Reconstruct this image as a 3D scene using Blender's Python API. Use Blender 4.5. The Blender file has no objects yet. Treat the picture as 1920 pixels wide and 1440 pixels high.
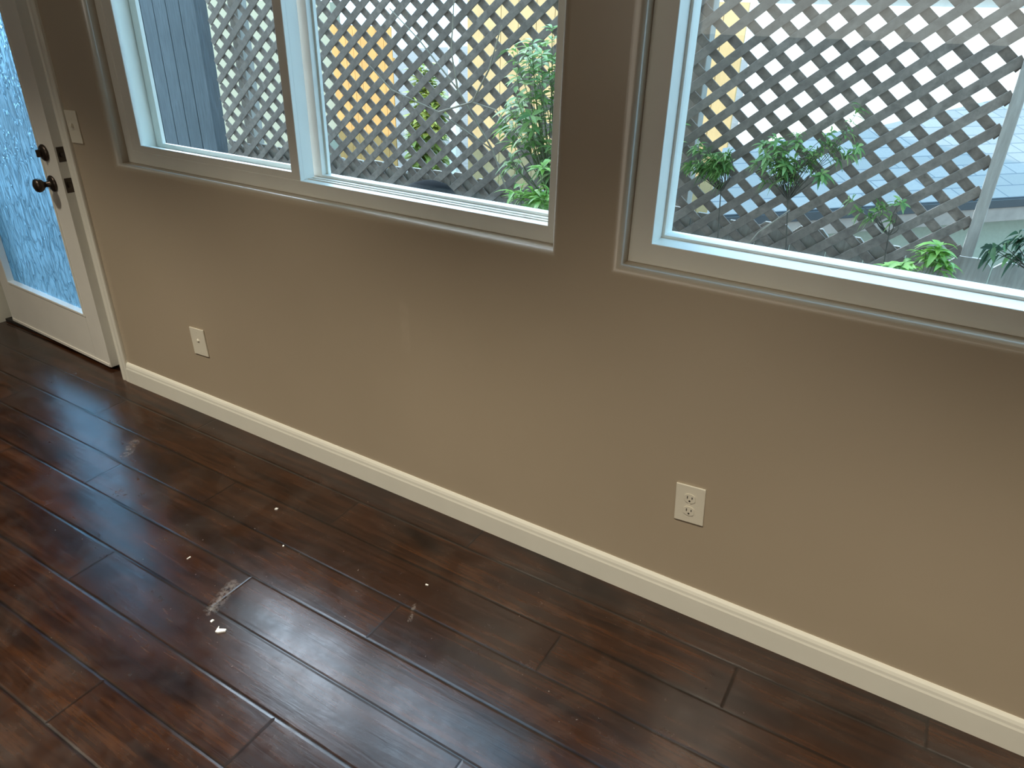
import bpy, bmesh, math, random
from mathutils import Vector, Matrix
random.seed(7)
C = bpy.context.scene.collection
SC = bpy.context.scene

# ------------------------------------------------------------------ camera
cam_d = bpy.data.cameras.new('camera'); cam = bpy.data.objects.new('camera', cam_d); C.objects.link(cam)
cam_d.sensor_width = 36.0; cam_d.lens = 1336.94 / 1920 * 36.0; cam_d.clip_start = 0.02
RX = Vector((0.85569414, 0.51691083, 0.02430495))
UP = -Vector((0.25851888, -0.38632119, -0.88539478))
BK = -Vector((-0.44828064, 0.76391042, -0.46420399))
M = Matrix.Identity(4)
for i, v in enumerate((RX, UP, BK)):
    for r in range(3): M[r][i] = v[r]
M.translation = Vector((0.0, -1.56, 1.507))
cam.matrix_world = M
SC.camera = cam

# ------------------------------------------------------------------ world, sun, lights, exposure
SC.view_settings.view_transform = 'Standard'; SC.view_settings.look = 'None'
SC.view_settings.exposure = 0.0; SC.view_settings.gamma = 1.0; SC.view_settings.use_curve_mapping = False
SC.cycles.use_denoising = True
SC.cycles.max_bounces = 10; SC.cycles.transparent_max_bounces = 16; SC.cycles.caustics_reflective = False
world = bpy.data.worlds.new('sky'); SC.world = world; world.use_nodes = True
wn = world.node_tree; wn.nodes.clear()
w_out = wn.nodes.new('ShaderNodeOutputWorld'); w_bg = wn.nodes.new('ShaderNodeBackground')
w_tc = wn.nodes.new('ShaderNodeTexCoord'); w_sx = wn.nodes.new('ShaderNodeSeparateXYZ'); w_rp = wn.nodes.new('ShaderNodeValToRGB')
w_rp.color_ramp.elements[0].position = 0.0; w_rp.color_ramp.elements[0].color = (0.54, 0.80, 1.0, 1)
w_rp.color_ramp.elements[1].position = 0.7; w_rp.color_ramp.elements[1].color = (0.33, 0.67, 1.0, 1)
# bright lobe added to the sky to strengthen the door's reflection on the floor
w_dot = wn.nodes.new('ShaderNodeVectorMath'); w_dot.operation = 'DOT_PRODUCT'; w_dot.inputs[1].default_value = (-0.775, 0.375, 0.51)
w_gl = wn.nodes.new('ShaderNodeMapRange'); w_gl.interpolation_type = 'SMOOTHSTEP'
w_gl.inputs['From Min'].default_value = 0.80; w_gl.inputs['From Max'].default_value = 1.0; w_gl.inputs['To Max'].default_value = 1.0
w_mx = wn.nodes.new('ShaderNodeMixRGB'); w_mx.inputs[2].default_value = (3.3, 3.8, 4.5, 1)
wn.links.new(w_tc.outputs['Generated'], w_dot.inputs[0]); wn.links.new(w_dot.outputs['Value'], w_gl.inputs['Value']); wn.links.new(w_gl.outputs[0], w_mx.inputs[0])
wn.links.new(w_tc.outputs['Generated'], w_sx.inputs[0]); wn.links.new(w_sx.outputs['Z'], w_rp.inputs[0])
wn.links.new(w_rp.outputs[0], w_mx.inputs[1]); wn.links.new(w_mx.outputs[0], w_bg.inputs['Color']); wn.links.new(w_bg.outputs[0], w_out.inputs['Surface'])
w_bg.inputs['Strength'].default_value = 4.0

def lamp(name, kind, loc, target, energy, color, **kw):
    d = bpy.data.lights.new(name, kind); o = bpy.data.objects.new(name, d); C.objects.link(o)
    d.energy = energy; d.color = color
    for k, v in kw.items(): setattr(d, k, v)
    o.location = loc
    o.rotation_euler = (Vector(target) - Vector(loc)).to_track_quat('-Z', 'Y').to_euler()
    return o
lamp('sun', 'SUN', (2.5, -8, 5.7), (.9, 0, 1.7), 4.6, (1.0, 0.93, 0.80), angle=0.009)
for lx in (-3.1, -1.75, -0.4, 0.95):            # added unseen spots that brighten the wall towards the floor
    lamp('added_wall_spot', 'SPOT', (lx, -1.35, 2.42), (lx, -1.12, 0.0), 172.0, (1.0, 0.915, 0.74),
         spot_size=math.radians(89), spot_blend=0.9, shadow_soft_size=0.07)
lamp('added_fill', 'AREA', (-0.8, -4.8, 1.75), (-0.8, 0, 0.4), 23.0, (1.0, 0.92, 0.78), shape='RECTANGLE', size=3.0, size_y=0.8)  # added soft fill from behind the camera; the back wall has no opening

# ------------------------------------------------------------------ helpers
def new_obj(name, me, mat=None, parent=None, smooth=False):
    o = bpy.data.objects.new(name, me); C.objects.link(o)
    if mat: me.materials.append(mat)
    if parent is not None: o.parent = parent
    if smooth:
        for p in me.polygons: p.use_smooth = True
    return o
def obj(name, bm, mat=None, parent=None, smooth=False):
    me = bpy.data.meshes.new(name); bm.normal_update(); bm.to_mesh(me); bm.free()
    return new_obj(name, me, mat, parent, smooth)
def empty(name, loc=(0, 0, 0), rz=0.0):
    o = bpy.data.objects.new(name, None); C.objects.link(o); o.empty_display_size = 0.05
    o.location = loc; o.rotation_euler = (0, 0, rz); return o
def tag(o, label, cat, group=None, kind=None):
    o['label'] = label; o['category'] = cat
    if group: o['group'] = group
    if kind: o['kind'] = kind
    return o
def struct(o):
    o['kind'] = 'structure'; return o
def box(bm, x0, x1, y0, y1, z0, z1, bevel=0.0, seg=2, mtx=None):
    r = bmesh.ops.create_cube(bm, size=1.0)
    vs = r['verts']
    for v in vs:
        v.co = Vector((x0 + (v.co.x + .5) * (x1 - x0), y0 + (v.co.y + .5) * (y1 - y0), z0 + (v.co.z + .5) * (z1 - z0)))
    if mtx is not None:
        for v in vs: v.co = mtx @ v.co
    if bevel > 0:
        es = list({e for v in vs for e in v.link_edges})
        bmesh.ops.bevel(bm, geom=es, offset=bevel, segments=seg, profile=0.5, affect='EDGES')
def poly_prism(bm, pts, off):
    """closed polygon pts (3D) extruded by the vector off"""
    off = Vector(off)
    a = [bm.verts.new(Vector(p)) for p in pts]; b = [bm.verts.new(Vector(p) + off) for p in pts]
    n = len(pts)
    bm.faces.new(a); bm.faces.new(b[::-1])
    for i in range(n): bm.faces.new((a[i], b[i], b[(i + 1) % n], a[(i + 1) % n]))
    bmesh.ops.recalc_face_normals(bm, faces=bm.faces[:])
def lathe(bm, prof, seg=28, mtx=None):
    """profile [(r, h)] about local Z"""
    rings = []
    for r, h in prof:
        ring = []
        for k in range(seg):
            a = 2 * math.pi * k / seg
            p = Vector((r * math.cos(a), r * math.sin(a), h))
            ring.append(bm.verts.new(mtx @ p if mtx is not None else p))
        rings.append(ring)
    for i in range(len(rings) - 1):
        for k in range(seg):
            bm.faces.new((rings[i][k], rings[i][(k + 1) % seg], rings[i + 1][(k + 1) % seg], rings[i + 1][k]))
    bm.faces.new(rings[0][::-1]); bm.faces.new(rings[-1])
def tube(bm, pts, r0, r1=None, seg=6):
    r1 = r0 if r1 is None else r1
    pts = [Vector(p) for p in pts]; n = len(pts); rings = []
    for i, p in enumerate(pts):
        d = (pts[min(i + 1, n - 1)] - pts[max(i - 1, 0)]).normalized()
        u = d.cross(Vector((0.31, 0.2, 0.93))).normalized(); v = d.cross(u)
        r = r0 + (r1 - r0) * i / max(1, n - 1)
        rings.append([bm.verts.new(p + u * (r * math.cos(2 * math.pi * k / seg)) + v * (r * math.sin(2 * math.pi * k / seg))) for k in range(seg)])
    for i in range(n - 1):
        for k in range(seg):
            bm.faces.new((rings[i][k], rings[i][(k + 1) % seg], rings[i + 1][(k + 1) % seg], rings[i + 1][k]))
    bm.faces.new(rings[0][::-1]); bm.faces.new(rings[-1])
def rect_ring(bm, o, i, y0, y1, bevel=0.0):
    """picture-frame ring: outer rect o=(x0,x1,z0,z1), inner rect i, from y0 (room side) to y1"""
    def c(r, y): return [bm.verts.new((x, y, z)) for x, z in ((r[0], r[2]), (r[1], r[2]), (r[1], r[3]), (r[0], r[3]))]
    of, inf, ob, ib = c(o, y0), c(i, y0), c(o, y1), c(i, y1)
    fs = []
    for k in range(4):
        n = (k + 1) % 4
        fs += [bm.faces.new((of[k], of[n], inf[n], inf[k])), bm.faces.new((ob[n], ob[k], ib[k], ib[n])),
               bm.faces.new((inf[k], inf[n], ib[n], ib[k])), bm.faces.new((of[n], of[k], ob[k], ob[n]))]
    bmesh.ops.recalc_face_normals(bm, faces=fs)
    if bevel > 0:
        es = list({e for v in of + inf for e in v.link_edges if all(w in of or w in inf for w in e.verts)})
        es = [e for e in es if (e.verts[0] in of) == (e.verts[1] in of)]
        bmesh.ops.bevel(bm, geom=es, offset=bevel, segments=2, profile=0.5, affect='EDGES')

# ------------------------------------------------------------------ materials
class NT:
    def __init__(s, name):
        s.m = bpy.data.materials.new(name); s.m.use_nodes = True; s.t = s.m.node_tree; s.t.nodes.clear()
        s.out = s.t.nodes.new('ShaderNodeOutputMaterial')
    def n(s, typ, **kw):
        x = s.t.nodes.new('ShaderNode' + typ)
        for k, v in kw.items(): setattr(x, k, v)
        return x
    def l(s, a, b): s.t.links.new(a, b)
    def math(s, op, a, b=None, c=None, clamp=False):
        x = s.n('Math', operation=op); x.use_clamp = clamp
        for i, v in enumerate((a, b, c)):
            if v is None: continue
            if isinstance(v, (int, float)): x.inputs[i].default_value = v
            else: s.l(v, x.inputs[i])
        return x.outputs[0]
    def mix(s, fac, a, b, blend='MIX'):
        x = s.n('MixRGB', blend_type=blend)
        for i, v in enumerate((fac, a, b)):
            if isinstance(v, (int, float)): x.inputs[i].default_value = v
            elif isinstance(v, tuple): x.inputs[i].default_value = (*v, 1.0)
            else: s.l(v, x.inputs[i])
        return x.outputs[0]
    def noise(s, vec, scale, detail=3.0, rough=0.55, dist=0.0):
        x = s.n('TexNoise'); x.inputs['Scale'].default_value = scale; x.inputs['Detail'].default_value = detail
        x.inputs['Roughness'].default_value = rough; x.inputs['Distortion'].default_value = dist
        if vec is not None: s.l(vec, x.inputs['Vector'])
        return x.outputs['Fac']
    def ramp(s, f, *stops):
        x = s.n('ValToRGB'); e = x.color_ramp.elements
        while len(e) < len(stops): e.new(0.5)
        for k, (p, c) in enumerate(stops): e[k].position = p; e[k].color = (*c, 1) if isinstance(c, tuple) else (c, c, c, 1)
        s.l(f, x.inputs[0]); return x.outputs[0]
    def coords(s, kind='Object', scale=(1, 1, 1), rot=(0, 0, 0)):
        tc = s.n('TexCoord'); mp = s.n('Mapping')
        mp.inputs['Scale'].default_value = scale; mp.inputs['Rotation'].default_value = rot
        s.l(tc.outputs[kind], mp.inputs['Vector']); return mp.outputs[0]
    def bsdf(s, color, rough=0.6, spec=0.5, metal=0.0, bump=None, bs=0.1, bd=0.01, **extra):
        b = s.n('BsdfPrincipled')
        for k, v in (('Base Color', color), ('Roughness', rough), ('Specular IOR Level', spec), ('Metallic', metal)):
            if isinstance(v, tuple): b.inputs[k].default_value = (*v, 1.0)
            elif isinstance(v, (int, float)): b.inputs[k].default_value = v
            else: s.l(v, b.inputs[k])
        for k, v in extra.items(): b.inputs[k.replace('_', ' ')].default_value = v
        if bump is not None:
            bp = s.n('Bump'); bp.inputs['Strength'].default_value = bs; bp.inputs['Distance'].default_value = bd
            s.l(bump, bp.inputs['Height']); s.l(bp.outputs[0], b.inputs['Normal'])
        return b.outputs[0]
    def done(s, shader): s.l(shader, s.out.inputs['Surface']); return s.m
def plain(name, col, rough=0.5, spec=0.5, metal=0.0, var=0.06, scale=9.0, **kw):
    t = NT(name); v = t.coords()
    n = t.noise(v, scale, 4.0)
    dark = tuple(c * (1 - var) for c in col); light = tuple(min(1, c * (1 + var)) for c in col)
    return t.done(t.bsdf(t.ramp(n, (0.3, dark), (0.7, light)), rough, spec, metal, bump=n, bs=0.04, **kw))

def mat_wall():
    t = NT('wall_paint'); v = t.coords()
    fine = t.noise(v, 170.0, 3.0, 0.6); big = t.noise(v, 2.2, 3.0)
    col = t.ramp(big, (0.3, (0.415, 0.340, 0.250)), (0.7, (0.435, 0.358, 0.265)))
    # a pale touched-up paint streak on the window wall
    sx = t.n('SeparateXYZ'); t.l(v, sx.inputs[0])
    dx = t.math('ABSOLUTE', t.math('ADD', sx.outputs['X'], 1.300)); dz = t.math('ABSOLUTE', t.math('SUBTRACT', sx.outputs['Z'], 0.645))
    mx = t.ramp(t.math('DIVIDE', dx, 0.022), (0.55, 1.0), (1.0, 0.0)); mz = t.ramp(t.math('DIVIDE', dz, 0.095), (0.6, 1.0), (1.0, 0.0))
    m = t.math('MULTIPLY', t.math('MULTIPLY', mx, mz), t.ramp(t.noise(v, 30.0), (0.35, 0.1), (0.6, 0.45)))
    col = t.mix(m, col, (0.50, 0.42, 0.32))
    return t.done(t.bsdf(col, 0.30, 1.0, bump=fine, bs=0.05, bd=0.003))
def mat_floor():
    t = NT('dark_hand_scraped_planks'); v = t.coords()
    sx = t.n('SeparateXYZ'); t.l(v, sx.inputs[0]); X, Y = sx.outputs['X'], sx.outputs['Y']
    W_, L_ = 0.149, 1.30
    rowf = t.math('DIVIDE', t.math('SUBTRACT', t.math('MULTIPLY', Y, -1.0), 0.115), W_)
    row = t.math('FLOOR', rowf); fr = t.math('SUBTRACT', rowf, row)
    xs = t.math('DIVIDE', t.math('SUBTRACT', t.math('ADD', X, 3.18 + 13.0), t.math('MULTIPLY', t.math('SUBTRACT', row, 1.0), 0.86)), L_)
    col_i = t.math('FLOOR', xs); fx = t.math('SUBTRACT', xs, col_i)
    idv = t.n('CombineXYZ'); t.l(row, idv.inputs[0]); t.l(col_i, idv.inputs[1])
    wn_ = t.n('TexWhiteNoise', noise_dimensions='2D'); t.l(idv.outputs[0], wn_.inputs['Vector']); rnd = wn_.outputs['Value']
    # grain coordinates, shifted per plank
    gv = t.n('CombineXYZ'); t.l(t.math('ADD', t.math('MULTIPLY', X, 0.62), t.math('MULTIPLY', rnd, 17.0)), gv.inputs[0])
    t.l(t.math('MULTIPLY', Y, 8.5), gv.inputs[1]); t.l(t.math('MULTIPLY', rnd, 9.0), gv.inputs[2])
    g = t.noise(gv.outputs[0], 3.2, 6.0, 0.6, 0.8); g2 = t.noise(gv.outputs[0], 16.0, 5.0, 0.62, 0.3)
    bl = t.noise(t.coords(scale=(1.0, 3.2, 1)), 2.2, 3.0, 0.5, 0.3)
    c = t.ramp(g, (0.28, (0.006, 0.0022, 0.0014)), (0.42, (0.026, 0.0085, 0.0030)), (0.58, (0.052, 0.0175, 0.0056)), (0.80, (0.085, 0.031, 0.0105)))
    c = t.mix(t.ramp(g2, (0.35, 0.55), (0.6, 0.0)), c, (0.005, 0.002, 0.0014))
    c = t.mix(t.ramp(bl, (0.36, 0.7), (0.47, 0.0)), c, (0.005, 0.0025, 0.002))
    c = t.mix(t.math('MULTIPLY', rnd, 0.45), c, (0.016, 0.006, 0.0035))
    e1 = t.math('MINIMUM', fr, t.math('SUBTRACT', 1.0, fr))           # distance to the long joints (in widths)
    e2 = t.math('MINIMUM', fx, t.math('SUBTRACT', 1.0, fx))
    j1 = t.ramp(e1, (0.008, 1.0), (0.045, 0.0)); j2 = t.ramp(e2, (0.0009, 1.0), (0.0034, 0.0))
    j = t.math('MAXIMUM', j1, j2)
    c = t.mix(t.math('MULTIPLY', j, 0.85), c, (0.002, 0.0012, 0.001))
    # dried smear and dust specks lying on the boards
    def seg(ax, ay, bx, by, w):
        px = t.math('SUBTRACT', X, ax); py = t.math('SUBTRACT', Y, ay); dx, dy = bx - ax, by - ay; ll = dx * dx + dy * dy
        h = t.math('DIVIDE', t.math('ADD', t.math('MULTIPLY', px, dx), t.math('MULTIPLY', py, dy)), ll, clamp=True)
        qx = t.math('SUBTRACT', px, t.math('MULTIPLY', h, dx)); qy = t.math('SUBTRACT', py, t.math('MULTIPLY', h, dy))
        d = t.math('SQRT', t.math('ADD', t.math('MULTIPLY', qx, qx), t.math('MULTIPLY', qy, qy)))
        return t.ramp(t.math('DIVIDE', d, w), (0.2, 1.0), (1.0, 0.0))
    sm = t.math('MAXIMUM', seg(-1.483, -0.615, -1.452, -0.715, 0.024), seg(-0.985, -0.395, -0.96, -0.45, 0.008))
    sm = t.math('MAXIMUM', sm, t.math('MULTIPLY', seg(-2.42, -0.30, -2.36, -0.37, 0.03), 0.7))
    sm = t.math('MULTIPLY', sm, t.ramp(t.noise(v, 60.0, 4.0, 0.7), (0.40, 0.0), (0.80, 0.7)))
    sp = t.ramp(t.noise(v, 95.0, 2.0, 0.5), (0.755, 0.0), (0.80, 0.5))
    hz = t.ramp(t.noise(v, 5.5, 4.0, 0.65, 0.6), (0.45, 0.0), (0.75, 0.05))
    dust = t.math('MAXIMUM', t.math('MAXIMUM', sm, sp), hz)
    c = t.mix(dust, c, (0.36, 0.31, 0.27))
    rough = t.math('ADD', t.ramp(t.noise(v, 14.0, 5.0, 0.7), (0.3, 0.17), (0.7, 0.28)), t.math('MULTIPLY', dust, 0.4))
    hgt = t.math('SUBTRACT', t.math('ADD', t.math('MULTIPLY', g, 0.5), t.math('MULTIPLY', t.noise(v, 11.0, 3.0), 0.5)), t.math('MULTIPLY', j, 0.8))
    return t.done(t.bsdf(c, rough, 0.5, bump=hgt, bs=0.13, bd=0.006, IOR=1.56))
def mat_glass():
    t = NT('clear_window_glass')
    tr = t.n('BsdfTransparent'); tr.inputs['Color'].default_value = (0.95, 0.98, 0.98, 1)
    gl = t.n('BsdfGlossy'); gl.inputs['Roughness'].default_value = 0.0
    lw = t.n('LayerWeight'); lw.inputs['Blend'].default_value = 0.5
    fr = t.math('ADD', t.math('MULTIPLY', t.math('POWER', lw.outputs['Facing'], 5.0), 0.5), 0.02)
    mx = t.n('MixShader'); t.l(fr, mx.inputs[0]); t.l(tr.outputs[0], mx.inputs[1]); t.l(gl.outputs[0], mx.inputs[2])
    return t.done(mx.outputs[0])
def mat_obscure():
    t = NT('obscure_textured_glass'); v = t.coords(scale=(1, 1, 0.35))
    v2 = t.coords(scale=(1, 1, 0.16))
    vo = t.n('TexVoronoi', feature='DISTANCE_TO_EDGE'); vo.inputs['Scale'].default_value = 26.0
    wv = t.n('Mapping'); t.l(v, wv.inputs['Vector'])
    nz = t.n('TexNoise'); nz.inputs['Scale'].default_value = 18.0; nz.inputs['Detail'].default_value = 3.0; t.l(v, nz.inputs['Vector'])
    ad = t.n('VectorMath', operation='ADD'); sc = t.n('VectorMath', operation='SCALE'); sc.inputs['Scale'].default_value = 0.07
    t.l(nz.outputs['Color'], sc.inputs[0]); t.l(sc.outputs[0], ad.inputs[0]); t.l(v, ad.inputs[1]); t.l(ad.outputs[0], vo.inputs['Vector'])
    edge = t.ramp(vo.outputs['Distance'], (0.0, 0.0), (0.09, 1.0))
    streak = t.noise(v2, 24.0, 4.0, 0.6, 0.3)
    h = t.math('ADD', t.math('MULTIPLY', edge, 0.6), streak)
    bp = t.n('Bump'); bp.inputs['Strength'].default_value = 0.65; bp.inputs['Distance'].default_value = 0.02; t.l(h, bp.inputs['Height'])
    tl = t.n('BsdfTranslucent'); t.l(bp.outputs[0], tl.inputs['Normal'])
    t.l(t.mix(t.ramp(h, (0.5, 0.0), (1.1, 1.0)), (0.42, 0.62, 0.74), (0.72, 0.86, 0.92)), tl.inputs['Color'])
    rf = t.n('BsdfRefraction'); rf.inputs['Roughness'].default_value = 0.30; rf.inputs['IOR'].default_value = 1.12; rf.inputs['Color'].default_value = (0.42, 0.60, 0.70, 1); t.l(bp.outputs[0], rf.inputs['Normal'])
    gl = t.n('BsdfGlossy'); gl.inputs['Roughness'].default_value = 0.25; t.l(bp.outputs[0], gl.inputs['Normal'])
    m1 = t.n('MixShader'); m1.inputs[0].default_value = 0.16; t.l(rf.outputs[0], m1.inputs[1]); t.l(tl.outputs[0], m1.inputs[2])
    m2 = t.n('MixShader'); m2.inputs[0].default_value = 0.06; t.l(m1.outputs[0], m2.inputs[1]); t.l(gl.outputs[0], m2.inputs[2])
    return t.done(m2.outputs[0])
def mat_weathered(name, base, dark, axis_scale):
    t = NT(name); v = t.coords(scale=axis_scale)
    g = t.noise(v, 9.0, 6.0, 0.65, 0.4); b = t.noise(t.coords(), 3.0, 3.0)
    geo = t.n('NewGeometry')
    c = t.ramp(g, (0.28, dark), (0.62, base), (0.85, tuple(min(1, k * 1.25) for k in base)))
    c = t.mix(t.ramp(b, (0.35, 0.5), (0.65, 0.0)), c, tuple(k * 0.6 for k in base))
    c = t.mix(t.math('MULTIPLY', geo.outputs['Random Per Island'], 0.4), c, dark)
    return t.done(t.bsdf(c, 0.85, 0.25, bump=g, bs=0.35, bd=0.004))
def mat_leaf(name, a, b, c_):
    t = NT(name); geo = t.n('NewGeometry')
    col = t.ramp(geo.outputs['Random Per Island'], (0.0, a), (0.55, b), (1.0, c_))
    n = t.noise(t.coords(), 60.0)
    col = t.mix(t.ramp(n, (0.4, 0.25), (0.6, 0.0)), col, a)
    p = t.bsdf(col, 0.42, 0.5)
    tl = t.n('BsdfTranslucent'); t.l(col, tl.inputs['Color'])
    mx = t.n('MixShader'); mx.inputs[0].default_value = 0.3; t.l(p, mx.inputs[1]); t.l(tl.outputs[0], mx.inputs[2])
    return t.done(mx.outputs[0])
def mat_shingle():
    t = NT('grey_shingles')
    v = t.coords()
    br = t.n('TexBrick'); br.offset = 0.5; t.l(v, br.inputs['Vector'])
    br.inputs['Scale'].default_value = 1.0; br.inputs['Brick Width'].default_value = 0.42; br.inputs['Row Height'].default_value = 0.17
    br.inputs['Mortar Size'].default_value = 0.007; br.inputs['Mortar Smooth'].default_value = 0.1; br.inputs['Bias'].default_value = 0.0
    br.inputs['Color1'].default_value = (0.20, 0.195, 0.18, 1); br.inputs['Color2'].default_value = (0.245, 0.235, 0.22, 1); br.inputs['Mortar'].default_value = (0.10, 0.11, 0.12, 1)
    n = t.noise(v, 40.0, 4.0)
    c = t.mix(t.ramp(n, (0.35, 0.25), (0.65, 0.0)), br.outputs['Color'], (0.15, 0.15, 0.15))
    return t.done(t.bsdf(c, 0.8, 0.3, bump=br.outputs['Fac'], bs=-0.4, bd=0.01))

MT = dict(
    wall=mat_wall(), floor=mat_floor(), glass=mat_glass(), obscure=mat_obscure(), shingle=mat_shingle(),
    trim=plain('cream_trim_paint', (0.74, 0.72, 0.64), 0.38, var=0.02),
    vinyl=plain('white_vinyl', (0.78, 0.765, 0.70), 0.40, var=0.02),
    door=plain('white_door_paint', (0.74, 0.715, 0.66), 0.42, var=0.02),
    ceiling=plain('ceiling_paint', (0.75, 0.72, 0.64), 0.8),
    bronze=plain('dark_bronze', (0.075, 0.058, 0.048), 0.34, metal=0.85, var=0.2, scale=60),
    plate=plain('ivory_plastic', (0.70, 0.655, 0.55), 0.4, var=0.01),
    slot=plain('dark_slot', (0.03, 0.025, 0.02), 0.7),
    threshold=plain('dark_threshold', (0.012, 0.010, 0.009), 0.6),
    lattice=mat_weathered('weathered_lattice', (0.34, 0.275, 0.23), (0.15, 0.118, 0.10), (3, 3, 3)),
    strip=mat_weathered('pale_trim_strip', (0.54, 0.48, 0.43), (0.34, 0.30, 0.26), (8, 8, 1)),
    boards=mat_weathered('weathered_boards', (0.50, 0.455, 0.395), (0.31, 0.275, 0.24), (9, 9, 1.0)),
    gate=mat_weathered('grey_gate_boards', (0.165, 0.185, 0.20), (0.09, 0.10, 0.11), (9, 9, 0.8)),
    orange=mat_weathered('sunny_cedar', (0.62, 0.33, 0.12), (0.50, 0.25, 0.08), (7, 7, 0.8)),
    tan=mat_weathered('sunny_tan_boards', (0.56, 0.38, 0.19), (0.46, 0.31, 0.15), (7, 7, 0.6)),
    white=plain('white_stucco', (0.85, 0.84, 0.80), 0.85),
    olive=plain('olive_stucco', (0.30, 0.29, 0.215), 0.9, scale=40),
    pale=plain('pale_stucco', (0.66, 0.64, 0.60), 0.9, scale=40),
    fascia=plain('brown_fascia', (0.30, 0.225, 0.18), 0.7, var=0.15),
    gutter=plain('dark_gutter', (0.045, 0.042, 0.042), 0.6),
    soil=plain('bare_soil', (0.13, 0.11, 0.09), 0.95, var=0.3, scale=6),
    concrete=plain('patio_concrete', (0.40, 0.39, 0.36), 0.9, var=0.12, scale=4),
    stem=plain('pale_stem', (0.30, 0.25, 0.19), 0.8, var=0.25, scale=30),
    twig=plain('dark_twig', (0.10, 0.085, 0.065), 0.8, var=0.25, scale=30),
    greenstem=plain('green_stem', (0.12, 0.15, 0.06), 0.7, var=0.2, scale=30),
    leaf=mat_leaf('green_leaf', (0.10, 0.21, 0.055), (0.23, 0.41, 0.11), (0.46, 0.58, 0.22)),
    brightleaf=mat_leaf('bright_leaf', (0.16, 0.34, 0.06), (0.30, 0.52, 0.11), (0.48, 0.66, 0.25)),
    darkleaf=mat_leaf('dark_leaf', (0.035, 0.075, 0.045), (0.07, 0.14, 0.075), (0.16, 0.30, 0.10)),
    hedge=mat_leaf('hedge_leaf', (0.20, 0.26, 0.05), (0.36, 0.40, 0.10), (0.50, 0.50, 0.16)),
    pot=plain('black_plastic', (0.010, 0.010, 0.011), 0.9, 0.15),
    chip=plain('white_paint_chip', (0.88, 0.87, 0.84), 0.6, var=0.02),
)

# ------------------------------------------------------------------ room shell
XL, XR, YB, ZC, TH = -4.75, 2.4, -5.0, 2.46, 0.17
WIN1 = (-2.622, -0.816, 0.972, 2.05)      # rough opening at the reveal: x0, x1, z0, z1
WIN2 = (-0.624, 1.35, 0.966, 2.05)
DOOR = (-4.045, -2.930, 0.0, 2.05)
RB = 0.024                                # bullnose radius of the drywall returns

bm = bmesh.new(); box(bm, XL - .12, XR + .12, YB - .12, TH, -0.06, 0.0)
floor = struct(obj('floor', bm, MT['floor']))
bm = bmesh.new(); box(bm, XL - .12, XR + .12, YB - .12, TH, ZC, ZC + .1); struct(obj('ceiling', bm, MT['ceiling']))

def wall_front():
    bm = bmesh.new()
    holes = [(WIN1, RB), (WIN2, RB), (DOOR, 0.0)]
    xs = sorted({XL, XR} | {v for (h, r) in holes for v in (h[0] - r, h[1] + r)})
    zs = sorted({0.0, ZC} | {v for (h, r) in holes for v in ((h[2] - r) if h[2] > 0 else 0.0, h[3] + r)})
    vd = {}
    def V(x, y, z):
        k = (round(x, 5), round(y, 5), round(z, 5))
        if k not in vd: vd[k] = bm.verts.new((x, y, z))
        return vd[k]
    for a in range(len(xs) - 1):
        for b in range(len(zs) - 1):
            cx, cz = (xs[a] + xs[a + 1]) / 2, (zs[b] + zs[b + 1]) / 2
            if any(h[0] - r < cx < h[1] + r and h[2] - r < cz < h[3] + r for h, r in holes): continue
            bm.faces.new((V(xs[a], 0, zs[b]), V(xs[a + 1], 0, zs[b]), V(xs[a + 1], 0, zs[b + 1]), V(xs[a], 0, zs[b + 1])))
            bm.faces.new((V(xs[a], TH, zs[b]), V(xs[a], TH, zs[b + 1]), V(xs[a + 1], TH, zs[b + 1]), V(xs[a + 1], TH, zs[b])))
    for h, r in holes:
        steps = [(r * (1 - math.sin(a)), r * (1 - math.cos(a))) for a in [math.pi / 2 * k / 8 for k in range(9)]] if r else [(0.0, 0.0)]
        steps = steps + [(0.0, TH)] + ([(r, TH)] if r else [])
        def ring(off, y): return [V(h[0] - off, y, h[2] - off if h[2] > 0 else 0.0), V(h[1] + off, y, h[2] - off if h[2] > 0 else 0.0), V(h[1] + off, y, h[3] + off), V(h[0] - off, y, h[3] + off)]
        rings = [ring(*s) for s in steps]
        for i in range(len(rings) - 1):
            for k in range(4):
                if h[2] == 0 and k == 0: continue
                q = (rings[i][k], rings[i][(k + 1) % 4], rings[i + 1][(k + 1) % 4], rings[i + 1][k])
                if len(set(q)) == 4:
                    f = bm.faces.new(q); f.smooth = r > 0 and i < 8
    bmesh.ops.recalc_face_normals(bm, faces=bm.faces[:])
    return struct(obj('wall_front', bm, MT['wall']))
wall_front()
for nm, b in (('wall_left', (XL - .12, XL, YB, TH)), ('wall_right', (XR, XR + .12, YB, TH)), ('wall_back', (XL - .12, XR + .12, YB - .12, YB))):
    bm = bmesh.new(); box(bm, *b, 0.0, ZC); struct(obj(nm, bm, MT['wall']))
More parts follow.
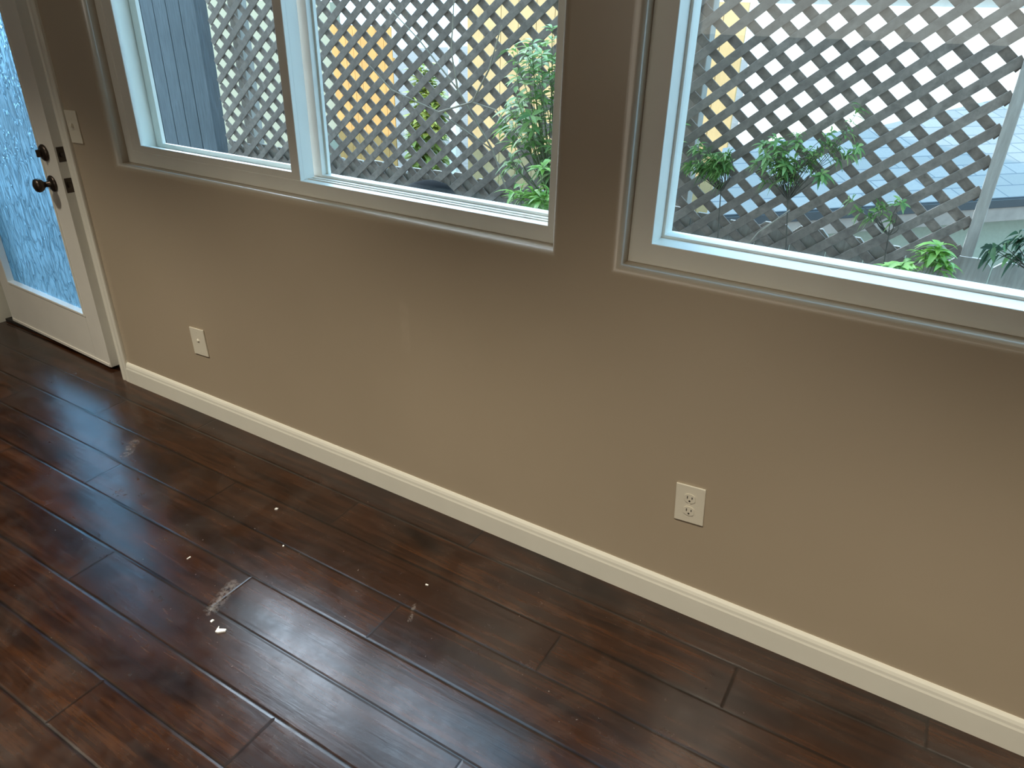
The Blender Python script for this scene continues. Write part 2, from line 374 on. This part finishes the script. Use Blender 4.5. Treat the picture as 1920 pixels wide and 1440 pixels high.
# the storeys above: they shade the side yard
bm = bmesh.new(); box(bm, XL - 3.0, XR + 5.0, YB - .2, TH + .02, ZC + .1, 3.05); box(bm, XL - 3.2, XR + 5.2, YB - .5, TH + .30, 3.05, 3.2)
struct(obj('upper_storey', bm, MT['pale']))
bm = bmesh.new(); box(bm, XL - .12, DOOR[0] - 0.07, TH, TH + .02, -0.5, ZC + .1)
box(bm, DOOR[1] + .02, WIN1[0] - .02, TH, TH + .02, -0.5, ZC + .1); box(bm, WIN1[1] + .02, WIN2[0] - .02, TH, TH + .02, -.5, ZC + .1)
box(bm, WIN2[1] + .02, XR + .12, TH, TH + .02, -.5, ZC + .1)
box(bm, WIN1[0] - .02, WIN1[1] + .02, TH, TH + .02, -.5, WIN1[2] - .02); box(bm, WIN2[0] - .02, WIN2[1] + .02, TH, TH + .02, -.5, WIN2[2] - .02)
struct(obj('outer_wall', bm, MT['pale']))

def baseboard(name, x0, x1):
    prof = [(0.0, 0.0), (-0.0145, 0.0), (-0.0145, 0.066), (-0.0125, 0.072), (-0.0115, 0.080), (-0.0085, 0.088), (-0.004, 0.0935), (0.0, 0.0945)]
    bm = bmesh.new(); poly_prism(bm, [(x0, y, z) for y, z in prof], (x1 - x0, 0, 0))
    return struct(obj(name, bm, MT['trim']))
baseboard('baseboard_front', DOOR[1] + 0.051, XR)
baseboard('baseboard_left', XL, DOOR[0] - 0.062)

# ------------------------------------------------------------------ door
# jamb and casing
bm = bmesh.new()
box(bm, DOOR[0], DOOR[0] + .018, 0.0, TH, 0.0, DOOR[3], .001); box(bm, DOOR[1] - .018, DOOR[1], 0.0, TH, 0.0, DOOR[3], .001)
box(bm, DOOR[0] + .018, DOOR[1] - .018, 0.0, TH, DOOR[3] - .018, DOOR[3], .001)
box(bm, DOOR[1] - .15, DOOR[1] - .018, .068, .12, 0.012, DOOR[3] - .018); box(bm, DOOR[0] + .018, DOOR[0] + .13, .120, .16, 0.012, DOOR[3] - .018)
box(bm, DOOR[0] + .13, DOOR[1] - .15, .120, .16, 1.99, DOOR[3] - .018)
struct(obj('trim_2', bm, MT['trim']))
def casing_prof(x, s):   # s=+1: profile grows to the right
    return [(x, 0), (x, -.008), (x + s * .004, -.0125), (x + s * .012, -.014), (x + s * .018, -.0105), (x + s * .040, -.0145), (x + s * .050, -.013), (x + s * .052, -.009), (x + s * .052, 0)]
bm = bmesh.new()
poly_prism(bm, [(x, y, 0.0) for x, y in casing_prof(DOOR[1] - .002, 1)], (0, 0, 2.09))
poly_prism(bm, [(x, y, 0.0) for x, y in casing_prof(DOOR[0] - .006, -1)], (0, 0, 2.09))
box(bm, DOOR[0] - .06, DOOR[1] + .05, -.0145, 0, 2.035, 2.09, .003)
struct(obj('trim_1', bm, MT['trim']))
bm = bmesh.new(); box(bm, DOOR[0] + .018, DOOR[1] - .018, .050, TH + .03, 0.0, .016, .002)
struct(obj('trim_3', bm, MT['threshold']))

LW = 0.925
door = struct(empty('door_1', (-3.975, 0.062, 0.0), -math.radians(2.95)))
GX0, GX1, GZ0, GZ1 = 0.090, 0.805, 0.240, 1.90
bm = bmesh.new()
box(bm, 0, GX0, 0, .045, .014, 2.028, .0015); box(bm, GX1, LW, 0, .045, .014, 2.028, .0015)
box(bm, GX0, GX1, 0, .045, .014, GZ0, .0); box(bm, GX0, GX1, 0, .045, GZ1, 2.028, .0)
obj('door_leaf', bm, MT['door'], door)
bm = bmesh.new(); rect_ring(bm, (GX0 - .004, GX1 + .004, GZ0 - .004, GZ1 + .004), (GX0 + .007, GX1 - .007, GZ0 + .007, GZ1 - .007), -.004, .026, .0015)
obj('glazing_bead', bm, MT['vinyl'], door)
bm = bmesh.new(); box(bm, GX0 + .001, GX1 - .001, .027, .033, GZ0 + .001, GZ1 - .001); obj('glass_pane', bm, MT['obscure'], door)
bm = bmesh.new(); box(bm, .01, LW - .005, -.004, .0, .016, .030, .001); obj('door_sweep', bm, MT['door'], door)
RXM = Matrix.Rotation(math.radians(89), 4, 'X')     # local Z -> -Y (into the room)
def hw(bm, prof, x, z, seg=28): lathe(bm, prof, seg, Matrix.Translation((x, 0, z)) @ RXM)
kx = 0.842
bm = bmesh.new(); hw(bm, [(.030, 0), (.033, .002), (.033, .005), (.027, .010), (.018, .013), (.012, .015), (.011, .030)], kx, .832)
hw(bm, [(.010, .028), (.014, .036), (.022, .043), (.0275, .053), (.028, .060), (.024, .068), (.014, .073), (.002, .0745)], kx, .832)
obj('door_knob', bm, MT['bronze'], door, True)
bm = bmesh.new(); hw(bm, [(.030, 0), (.033, .002), (.033, .006), (.027, .012), (.012, .015), (.002, .0155)], kx, .954)
db = obj('deadbolt', bm, MT['bronze'], door, True)
bm = bmesh.new(); box(bm, kx - .006, kx + .006, -.033, -.012, .939, .969, .004); obj('thumb_turn', bm, MT['bronze'], db)
for z in (.832, .954):
    bm = bmesh.new(); box(bm, LW - .0005, LW + .0015, .008, .038, z - .029, z + .029, .0007)
    pl = obj('latch_plate', bm, MT['bronze'], door)
    bm = bmesh.new(); box(bm, LW + .001, LW + .009, .016, .031, z - .010, z + .010, .003); obj('latch_bolt', bm, MT['bronze'], pl)
for z in (.33, 1.05, 1.82):
    bm = bmesh.new(); tube(bm, [(-.004, -.004, z - .045), (-.004, -.004, z + .045)], .006, seg=10); box(bm, -.026, -.004, .0, .002, z - .045, z + .045)
    obj('hinge', bm, MT['bronze'], door)

# ------------------------------------------------------------------ windows
def pane(name, x0, x1, y, z0, z1, parent):
    bm = bmesh.new(); box(bm, x0, x1, y, y + .004, z0, z1); return obj(name, bm, MT['glass'], parent)
w1 = struct(empty('window_1', (0, 0, 0)))
x0, x1, z0, z1 = WIN1
bm = bmesh.new()
rect_ring(bm, (x0, x1, z0, z1), (x0 + .036, x1 - .036, z0 + .045, z1 - .045), .050, TH + .02, .002)
obj('window_frame', bm, MT['vinyl'], w1)
bm = bmesh.new()                                       # tracks on the sill of the frame
box(bm, -1.733, x1 - .036, .082, .086, z0 + .045, z0 + .0485, .001); box(bm, -1.733, x1 - .036, .104, .108, z0 + .045, z0 + .0485, .001)
obj('sill_track', bm, MT['vinyl'], w1)
s = obj('sliding_sash', (lambda b: (rect_ring(b, (x0 + .034, -1.735, z0 + .034, z1 - .034), (x0 + .089, -1.772, z0 + .068, z1 - .07), .052, .068, .002), b)[1])(bmesh.new()), MT['vinyl'], w1)
bm = bmesh.new(); box(bm, -1.772, -1.735, .068, .112, z0 + .0455, z1 - .046, .001); obj('interlock_rail', bm, MT['vinyl'], s)
pane('glass_pane', x0 + .085, -1.768, .059, z0 + .064, z1 - .066, s)
s = obj('fixed_sash', (lambda b: (rect_ring(b, (-1.768, x1 - .034, z0 + .0452, z1 - .044), (-1.718, x1 - .038, z0 + .053, z1 - .06), .130, .160, .0015), b)[1])(bmesh.new()), MT['vinyl'], w1)
pane('glass_pane', -1.722, x1 - .038, .142, z0 + .050, z1 - .058, s)
s = obj('screen_frame', (lambda b: (rect_ring(b, (x0 + .038, -1.71, z0 + .047, z1 - .047), (x0 + .075, -1.735, z0 + .062, z1 - .066), .150, .162, .001), b)[1])(bmesh.new()), MT['vinyl'], w1)

w2 = struct(empty('window_2', (0, 0, 0)))
x0, x1, z0, z1 = WIN2
bm = bmesh.new(); rect_ring(bm, (x0, x1, z0, z1), (x0 + .057, x1 - .057, z0 + .053, z1 - .053), .050, TH + .02, .002)
obj('window_frame', bm, MT['vinyl'], w2)
s = obj('glazing_stop', (lambda b: (rect_ring(b, (x0 + .0565, x1 - .0565, z0 + .0525, z1 - .0525), (x0 + .064, x1 - .064, z0 + .060, z1 - .060), .116, .150, .0015), b)[1])(bmesh.new()), MT['vinyl'], w2)
pane('glass_pane', x0 + .060, x1 - .060, .130, z0 + .056, z1 - .056, w2)

# ------------------------------------------------------------------ outlets and switch
def wall_plate(name, cx, cz, w, h, rot, label, cat):
    o = empty(name, (cx, 0, cz)); o.rotation_euler = (0, -math.radians(rot), 0); tag(o, label, cat)
    bm = bmesh.new(); box(bm, -w / 2, w / 2, -.0058, .0, -h / 2, h / 2, .0024, 3)
    obj('cover_plate', bm, MT['plate'], o)
    return o
def screw(parent, z):
    bm = bmesh.new(); hw(bm, [(.0032, .0055), (.0032, .0064), (.001, .0068)], 0, z, 14); obj('screw', bm, MT['plate'], parent)
o = wall_plate('wall_outlet', -.360, .3645, .079, .115, 4.2, 'ivory duplex wall outlet with two sockets below the right window', 'outlet')
for cz in (.0195, -.0195):
    bm = bmesh.new()
    pts = []
    for k in range(24):
        a = 2 * math.pi * k / 24; pts.append((max(-.0145, min(.0145, .0172 * math.cos(a))), -.0056, cz + .0142 * math.sin(a)))
    poly_prism(bm, pts, (0, -.0022, 0)); rc = obj('socket', bm, MT['plate'], o)
    for sx_, hh in ((-.0063, .0082), (.0063, .0064)):
        bm = bmesh.new(); box(bm, sx_ - .0012, sx_ + .0012, -.0082, -.0076, cz + .003 - hh / 2, cz + .003 + hh / 2); obj('slot', bm, MT['slot'], rc)
    bm = bmesh.new(); hw(bm, [(.0026, .0076), (.0026, .0082)], 0, cz - .0075, 12); obj('ground_hole', bm, MT['slot'], rc)
screw(o, 0.0)
o = wall_plate('wall_plate', -2.333, .332, .083, .113, 2.6, 'small ivory wall plate with a single round jack near the door', 'wall plate')
bm = bmesh.new(); hw(bm, [(.0075, .0055), (.0075, .0068), (.0048, .0072), (.0048, .0105), (.003, .0105)], 0, .006, 18); obj('jack', bm, MT['plate'], o, True)
screw(o, .042); screw(o, -.042)
o = wall_plate('light_switch', -2.838, 1.0815, .072, .117, 1.5, 'ivory light switch on the wall strip between door and left window', 'switch')
bm = bmesh.new(); box(bm, -.005, .005, -.017, -.005, -.004, .010, .0015, mtx=Matrix.Rotation(math.radians(-18), 4, 'X')); obj('toggle', bm, MT['plate'], o)
screw(o, .030); screw(o, -.030)

# ------------------------------------------------------------------ paint chips on the floor
def chip(x, y, pts, h, label):
    bm = bmesh.new(); poly_prism(bm, [(a, b, 0.0004) for a, b in pts], (0, 0, h))
    for v in bm.verts: v.co.z += random.uniform(0, .0015) if v.co.z > h * .7 else 0
    o = obj('paint_flake', bm, MT['chip']); o.location = (x, y, 0)
    return tag(o, label, 'paint flake', 'paint flakes on the floor')
chip(-1.368, -.752, [(-.014, .008), (-.006, .001), (.012, .011), (.015, .005), (.002, -.009), (-.006, -.011)], .004, 'largest white paint flake, jagged, lying at the front of the dark floor')
chip(-1.415, -.741, [(-.004, .004), (.003, .005), (.003, -.005), (-.003, -.004)], .002, 'tiny whitish flake just behind the largest white flake')
chip(-1.646, -.300, [(-.004, .003), (.004, .006), (.006, -.001), (-.002, -.005)], .003, 'small bright white flake on the bare boards left of floor centre')
chip(-1.004, -.313, [(-.005, .002), (.004, .003), (.005, -.001), (-.003, -.003)], .0015, 'thin white sliver nearest the baseboard on the right')
chip(-1.684, -.612, [(-.0015, .007), (.002, .006), (.001, -.007), (-.002, -.006)], .0015, 'narrow upright pale splinter of paint on the glossy left boards')
chip(-1.486, -.418, [(-.0025, .002), (.002, .0025), (.0025, -.002), (-.001, -.0025)], .0015, 'faint grey white crumb resting on a plank joint mid floor')

# ------------------------------------------------------------------ side yard
FY = 1.64                                   # lattice plane
bm = bmesh.new(); box(bm, -14, 8, TH, FY + .12, -.5, -.30); box(bm, -14, -7.0, FY + .12, 3.4, -.5, -.30); struct(obj('ground', bm, MT['concrete']))
bm = bmesh.new(); box(bm, -40, 40, FY + .12, 60, -1.6, -1.45); struct(obj('lower_ground', bm, MT['soil']))

fence = tag(empty('wood_fence', (0, FY, -.30)), 'weathered grey board fence topped with diagonal lattice outside both windows', 'fence')
fz = .30
BW = .150; seam = .236
bm = bmesh.new()
k0 = -30
for k in range(-29, 14):
    a = seam + k * BW + .0025; b = seam + (k + 1) * BW - .0025
    if b > 2.2: break
    h = .712 + random.uniform(-.014, .014) + fz; e = .028; y = FY - FY + .022 + random.uniform(-.002, .002)
    poly_prism(bm, [(a, y, 0), (b, y, 0), (b, y, h - e), (b - e, y, h), (a + e, y, h), (a, y, h - e)], (0, .018, 0))
obj('board_panel', bm, MT['boards'], fence)
XA, XB, ZA, ZB = -4.06, .118, .36, 1.70
TANA = math.tan(math.radians(39.4)); PX = .1345
bm = bmesh.new()
def slat(c, sgn, y, wdt):
    """slat along z = sgn*TANA*x + c clipped to the panel"""
    pts = []
    for x in (XA, XB):
        z = sgn * TANA * x + c
        if ZA <= z <= ZB: pts.append((x, z))
    for z in (ZA, ZB):
        x = (z - c) / (sgn * TANA)
        if XA < x < XB: pts.append((x, z))
    if len(pts) < 2: return
    (xa, za), (xb, zb) = sorted(pts)[0], sorted(pts)[-1]
    L = math.hypot(xb - xa, zb - za)
    if L < .03: return
    ang = math.atan2(zb - za, xb - xa)
    m = Matrix.Translation(((xa + xb) / 2, y, (za + zb) / 2 + fz)) @ Matrix.Rotation(-(ang + random.uniform(-.003, .003)), 4, 'Y')
    box(bm, -L / 2, L / 2, -.0045, .0045, -wdt / 2, wdt / 2, .0012, 1, m)
# opening centres sit at (-.170, 1.110) + i*PX: a '/' slat passes half a pitch to the left of each
OX, OZ = -.170, 1.110
for i in range(-60, 60):
    x = OX + PX * (i + .5)
    slat(OZ - TANA * x, 1, -.004 - .006, .036)
    slat(OZ + TANA * x, -1, .004, .036)
obj('lattice_panel', bm, MT['lattice'], fence)
bm = bmesh.new(); box(bm, XB, XB + .040, -.034, .010, .715 + fz, ZB + fz, .003); obj('trim_strip', bm, MT['strip'], fence)
bm = bmesh.new(); box(bm, XA - .02, XB + .06, -.040, .045, ZB + fz, ZB + fz + .035, .003); obj('cap_rail', bm, MT['lattice'], fence)
bm = bmesh.new(); box(bm, XA, 2.2, .042, .08, .30 + fz, .38 + fz, .003); obj('back_rail', bm, MT['boards'], fence)
for px in (-3.95, -1.05, 2.05):
    bm = bmesh.new(); box(bm, px - .04, px + .04, .082, .16, 0, (1.70 if px < .1 else .66) + fz, .004); obj('fence_post', bm, MT['boards'], fence)

gate = tag(empty('board_gate', (-4.98, FY, -.30)), 'solid grey vertical board gate left of the lattice, seen through the left window', 'gate')
bm = bmesh.new()
for k in range(12):
    a = -.78 + k * .13
    box(bm, a, a + .124, .0, .02, .05, 2.02 + random.uniform(-.01, .01), .002)
obj('board_panel', bm, MT['gate'], gate)
for z in (.35, 1.65):
    bm = bmesh.new(); box(bm, -.78, .78, .02, .055, z, z + .09, .003); obj('gate_rail', bm, MT['gate'], gate)
bm = bmesh.new(); box(bm, .785, .83, -.03, .06, 0, 2.05, .003); obj('gate_post', bm, MT['gate'], gate)

# ------------------------------------------------------------------ neighbours
# house with a low roof whose eave runs at an angle to the fence
TP = math.atan(.30)
nh = tag(empty('neighbor_house', (.30, 4.94, .337), math.atan2(.752, .66)), 'neighbouring low house with pale grey shingle roof behind the lattice', 'house')
roof = obj('roof', (lambda b: (poly_prism(b, [(-2.42, 0, 0), (6.5, 0, 0), (6.5, 3.1, 0), (0.0, 1.26, 0), (-1.78, .93, 0)], (0, 0, -.03)), b)[1])(bmesh.new()), MT['shingle'], nh)
roof.rotation_euler = (TP, 0, 0)
bm = bmesh.new(); box(bm, -2.42, 6.5, -.015, .02, -.075, -.012, .004); obj('gutter', bm, MT['gutter'], nh)
bm = bmesh.new(); box(bm, -2.40, 6.5, .0, .03, -.185, -.075, .003); obj('fascia', bm, MT['fascia'], nh)
bm = bmesh.new(); poly_prism(bm, [(-2.3, .16, -1.9), (6.4, .16, -1.9), (6.4, 2.6, -1.9), (.0, 1.1, -1.9), (-1.78, .80, -1.9)], (0, 0, 1.9 - .06)); obj('house_wall', bm, MT['olive'], nh)

tw = tag(empty('board_wall', (-4.4, 7.45, -1.45)), 'sunlit tan vertical board wall far beyond the lattice', 'wall')
bm = bmesh.new()
for k in range(14):
    a = -1.75 + k * .27; box(bm, a, a + .264, 0, .05, 0, 3.1, .004, 1)
obj('board_panel', bm, MT['tan'], tw)
wb = tag(empty('white_building', (-1.0, 15.0, -1.45)), 'bright white sunlit building above the grey shingle roof', 'building')
bm = bmesh.new(); box(bm, -3.2, 7, 0, 5, 0, 3.4); obj('building_wall', bm, MT['white'], wb)
bm = bmesh.new(); box(bm, -3.5, 7.3, -.4, 5.3, 3.4, 3.55); obj('flat_roof', bm, MT['fascia'], wb)
bm = bmesh.new(); box(bm, -.055, .055, -.055, .055, 0, 2.9, .006); p = obj('post', bm, MT['white'], None); p.location = (-6.28, 7.30, -1.45)
tag(p, 'white upright post in sun beside the tan board wall', 'post')
op = tag(empty('cedar_fence', (-8.1, 7.4, -1.45)), 'sunlit orange cedar board fence far behind the lattice', 'fence')
bm = bmesh.new()
for k in range(8):
    a = -.55 + k * .15; box(bm, a, a + .146, 0, .02, 0, 2.7, .003, 1)
obj('board_panel', bm, MT['orange'], op)
bm = bmesh.new(); box(bm, -.55, .65, .02, .06, 2.2, 2.29); obj('back_rail', bm, MT['orange'], op)
gw = tag(empty('stucco_wall', (-11.2, 7.6, -1.45)), 'grey beige stucco wall left of the orange cedar fence', 'wall')
bm = bmesh.new(); box(bm, -3.5, 2.4, 0, .2, 0, 3.0); obj('wall_panel', bm, MT['olive'], gw)

# ------------------------------------------------------------------ plants
def leaf(bm, base, d, up, L, w, droop):
    d = d.normalized(); side = d.cross(up)
    if side.length < 1e-4: side = d.cross(Vector((1, .2, 0)))
    side.normalize(); n = side.cross(d).normalized()
    prof = [(0.0, .06), (.18, .55), (.42, 1.0), (.68, .78), (.88, .36), (1.0, .0)]
    prev = None
    for tt, ww in prof:
        c = base + d * (L * tt) - Vector((0, 0, 1)) * (droop * L * tt * tt)
        half = w * ww / 2
        cur = (bm.verts.new(c - side * half + n * half * .35), bm.verts.new(c), bm.verts.new(c + side * half + n * half * .35))
        if prev:
            bm.faces.new((prev[0], prev[1], cur[1], cur[0])); bm.faces.new((prev[1], prev[2], cur[2], cur[1]))
        prev = cur
def whorl(bm, p, axis, n, L, w, droop, rng):
    axis = axis.normalized(); u = axis.cross(Vector((.3, .8, .2))).normalized(); v = axis.cross(u)
    a0 = rng.random() * 6.28
    for k in range(n):
        a = a0 + 6.283 * k / n + rng.uniform(-.3, .3)
        d = u * math.cos(a) + v * math.sin(a) + axis * rng.uniform(.1, .7)
        leaf(bm, p + axis * rng.uniform(-.012, .012), d, axis, L * rng.uniform(.7, 1.15), w * rng.uniform(.8, 1.15), droop * rng.uniform(.6, 1.4))
def plant(name, base, tips, label, cat, leafmat, stemmat, n=6, L=.075, w=.021, droop=.35, seed=1, along=2, r=.004, hub=None, group=None):
    """a main stem from base to hub; from the hub a bent shoot to every tip, with leaf whorls near its end"""
    rng = random.Random(seed); o = tag(empty(name, base), label, cat, group); b = Vector(base)
    bs, bl = bmesh.new(), bmesh.new()
    h = Vector(hub) - b if hub else Vector((0, 0, .02))
    if hub:
        tube(bs, [h * (k / 6) + Vector((.02 * math.sin(k * 1.7), .012 * math.cos(k * 2.1), 0)) * (k % 6 > 0) for k in range(7)], r * 1.6, r)
    for tp in tips:
        t = Vector(tp) - b - h
        mid = t * .5 + Vector((rng.uniform(-.08, .08), rng.uniform(-.05, .05), .15 * t.length)) * (.6 if not hub else .9)
        pts = []
        for k in range(9):
            s_ = k / 8; pts.append(h + 2 * s_ * (1 - s_) * mid + s_ * s_ * t)
        tube(bs, pts, r * .8, r * .3)
        ax = (pts[-1] - pts[-2]).normalized()
        whorl(bl, pts[-1], ax, n, L, w, droop, rng)
        for q in range(along):
            s_ = 7 - q
            if s_ > 1: whorl(bl, pts[s_] * .55 + pts[s_ + 1] * .45, ax, max(2, n - 2), L * .9, w, droop, rng)
    obj('stem', bs, stemmat, o); obj('foliage', bl, leafmat, o, True)
    return o
def cloud(cx, cy, cz, rx, ry, rz, n, seed):
    rng = random.Random(seed); out = []
    while len(out) < n:
        p = [rng.uniform(-1, 1) for _ in range(3)]
        if sum(q * q for q in p) <= 1: out.append((cx + p[0] * rx, cy + p[1] * ry, cz + p[2] * rz))
    return out
G = -.30
VY = FY - .075
plant('leafy_shrub', (-1.46, 1.20, G), cloud(-1.40, 1.18, 1.14, .30, .22, .36, 80, 3), 'dense green shrub filling the right end of the left window', 'shrub', MT['leaf'], MT['greenstem'], n=6, L=.070, w=.019, seed=3, hub=(-1.42, 1.20, .72), along=2)
plant('leafy_shoot', (-1.27, .80, G), cloud(-1.32, .80, .93, .10, .06, .10, 10, 4), 'pale bright green shoots in front of the dense shrub at the left window', 'shoot', MT['brightleaf'], MT['greenstem'], n=7, L=.075, w=.017, seed=4, along=1, hub=(-1.30, .80, .66))
plant('climbing_vine', (-1.06, VY, G), cloud(-1.08, VY - .03, .98, .06, .04, .32, 18, 5), 'vine climbing the lattice along the left edge of the right window', 'vine', MT['leaf'], MT['twig'], n=5, L=.045, w=.017, seed=5, along=2, r=.003, hub=(-1.09, VY, .66))
plant('climbing_vine', (-.80, VY, G), cloud(-.88, VY - .02, .955, .115, .04, .08, 24, 6), 'left leafy vine clump hanging on the lattice in the right window', 'vine', MT['leaf'], MT['twig'], n=6, L=.052, w=.013, seed=6, along=2, droop=.5, r=.0025, hub=(-.82, VY, .84))
plant('climbing_vine', (-.45, VY, G), cloud(-.55, VY - .02, 1.00, .16, .04, .12, 30, 8) + cloud(-.38, VY - .02, 1.12, .08, .03, .12, 8, 18), 'larger vine clump in the middle of the lattice in the right window', 'vine', MT['leaf'], MT['twig'], n=6, L=.050, w=.014, seed=8, along=2, droop=.5, r=.0025, hub=(-.54, VY, .84))
plant('climbing_vine', (-.14, VY, G), cloud(-.20, VY - .02, .865, .13, .03, .05, 11, 9), 'small vine sprig low on the lattice left of the trim strip', 'vine', MT['leaf'], MT['twig'], n=5, L=.048, w=.014, seed=9, along=1, r=.0025, hub=(-.14, VY, .76))
plant('leafy_shoot', (-.04, .95, G), cloud(-.075, .95, .800, .065, .06, .06, 13, 10) + cloud(.035, .97, .860, .055, .04, .035, 9, 11), 'bright green shoots with long narrow leaves low in the right window', 'shoot', MT['brightleaf'], MT['greenstem'], n=6, L=.066, w=.019, seed=10, along=1, droop=.5, r=.003, hub=(-.04, .95, .62))
plant('dark_vine', (.44, VY, G), cloud(.34, VY, .79, .17, .03, .055, 17, 12), 'dark leaved vine right of the trim strip in the right window', 'vine', MT['darkleaf'], MT['twig'], n=4, L=.052, w=.028, seed=12, along=1, droop=.8, r=.003, hub=(.36, VY, .70))
plant('clipped_hedge', (-7.0, 7.5, -1.45), cloud(-6.85, 7.45, -.3, .28, .22, 1.3, 70, 13), 'yellow green sunlit hedge between the orange fence and the white post', 'hedge', MT['hedge'], MT['stem'], n=7, L=.26, w=.10, seed=13, along=2, r=.01)

def twigs(name, base, paths, r, label, mat):
    o = tag(empty(name, base), label, 'branch'); b = Vector(base)
    for P_ in paths:
        bm = bmesh.new(); tube(bm, [Vector(q) - b for q in P_], r, r * .5); obj('twig', bm, mat, o)
    return o
twigs('bare_branch', (-1.70, 1.42, .50), [
    [(-1.70, 1.42, .50), (-1.88, 1.40, .92), (-2.10, 1.28, 1.08), (-2.35, 1.25, 1.16), (-2.45, 1.22, 1.26)],
    [(-1.88, 1.40, .92), (-2.02, 1.32, 1.18), (-2.22, 1.30, 1.38), (-2.38, 1.30, 1.5)],
    [(-2.10, 1.28, 1.08), (-1.9, 1.26, 1.14), (-1.76, 1.24, 1.12), (-1.70, 1.24, 1.06)],
    [(-2.02, 1.32, 1.18), (-2.04, 1.3, 1.34), (-2.02, 1.3, 1.55)],
    [(-1.9, 1.26, 1.14), (-1.80, 1.24, 1.28), (-1.74, 1.24, 1.45)]], .005, 'pale bare forked branch crossing the lattice in the left window', MT['stem'])
twigs('dead_stalk', (-.70, 1.15, -.30), [[(-.70, 1.15, -.30), (-.70, 1.16, .2), (-.67, 1.20, .60), (-.58, 1.30, .76), (-.49, 1.36, .85)]], .0045, 'dry pale stalk leaning across the lattice low in the right window', MT['stem'])

# dark pot standing outside under the left window
bm = bmesh.new(); lathe(bm, [(.09, 0), (.10, .005), (.120, .99), (.128, 1.0), (.128, 1.05), (.112, 1.085), (.085, 1.112), (.045, 1.126), (.004, 1.13)], 32)
p = obj('plant_pot', bm, MT['pot'], None, True); p.location = (-1.96, 1.0, -.30)
tag(p, 'tall black planter with a domed top showing just above the sill of the left window', 'pot')
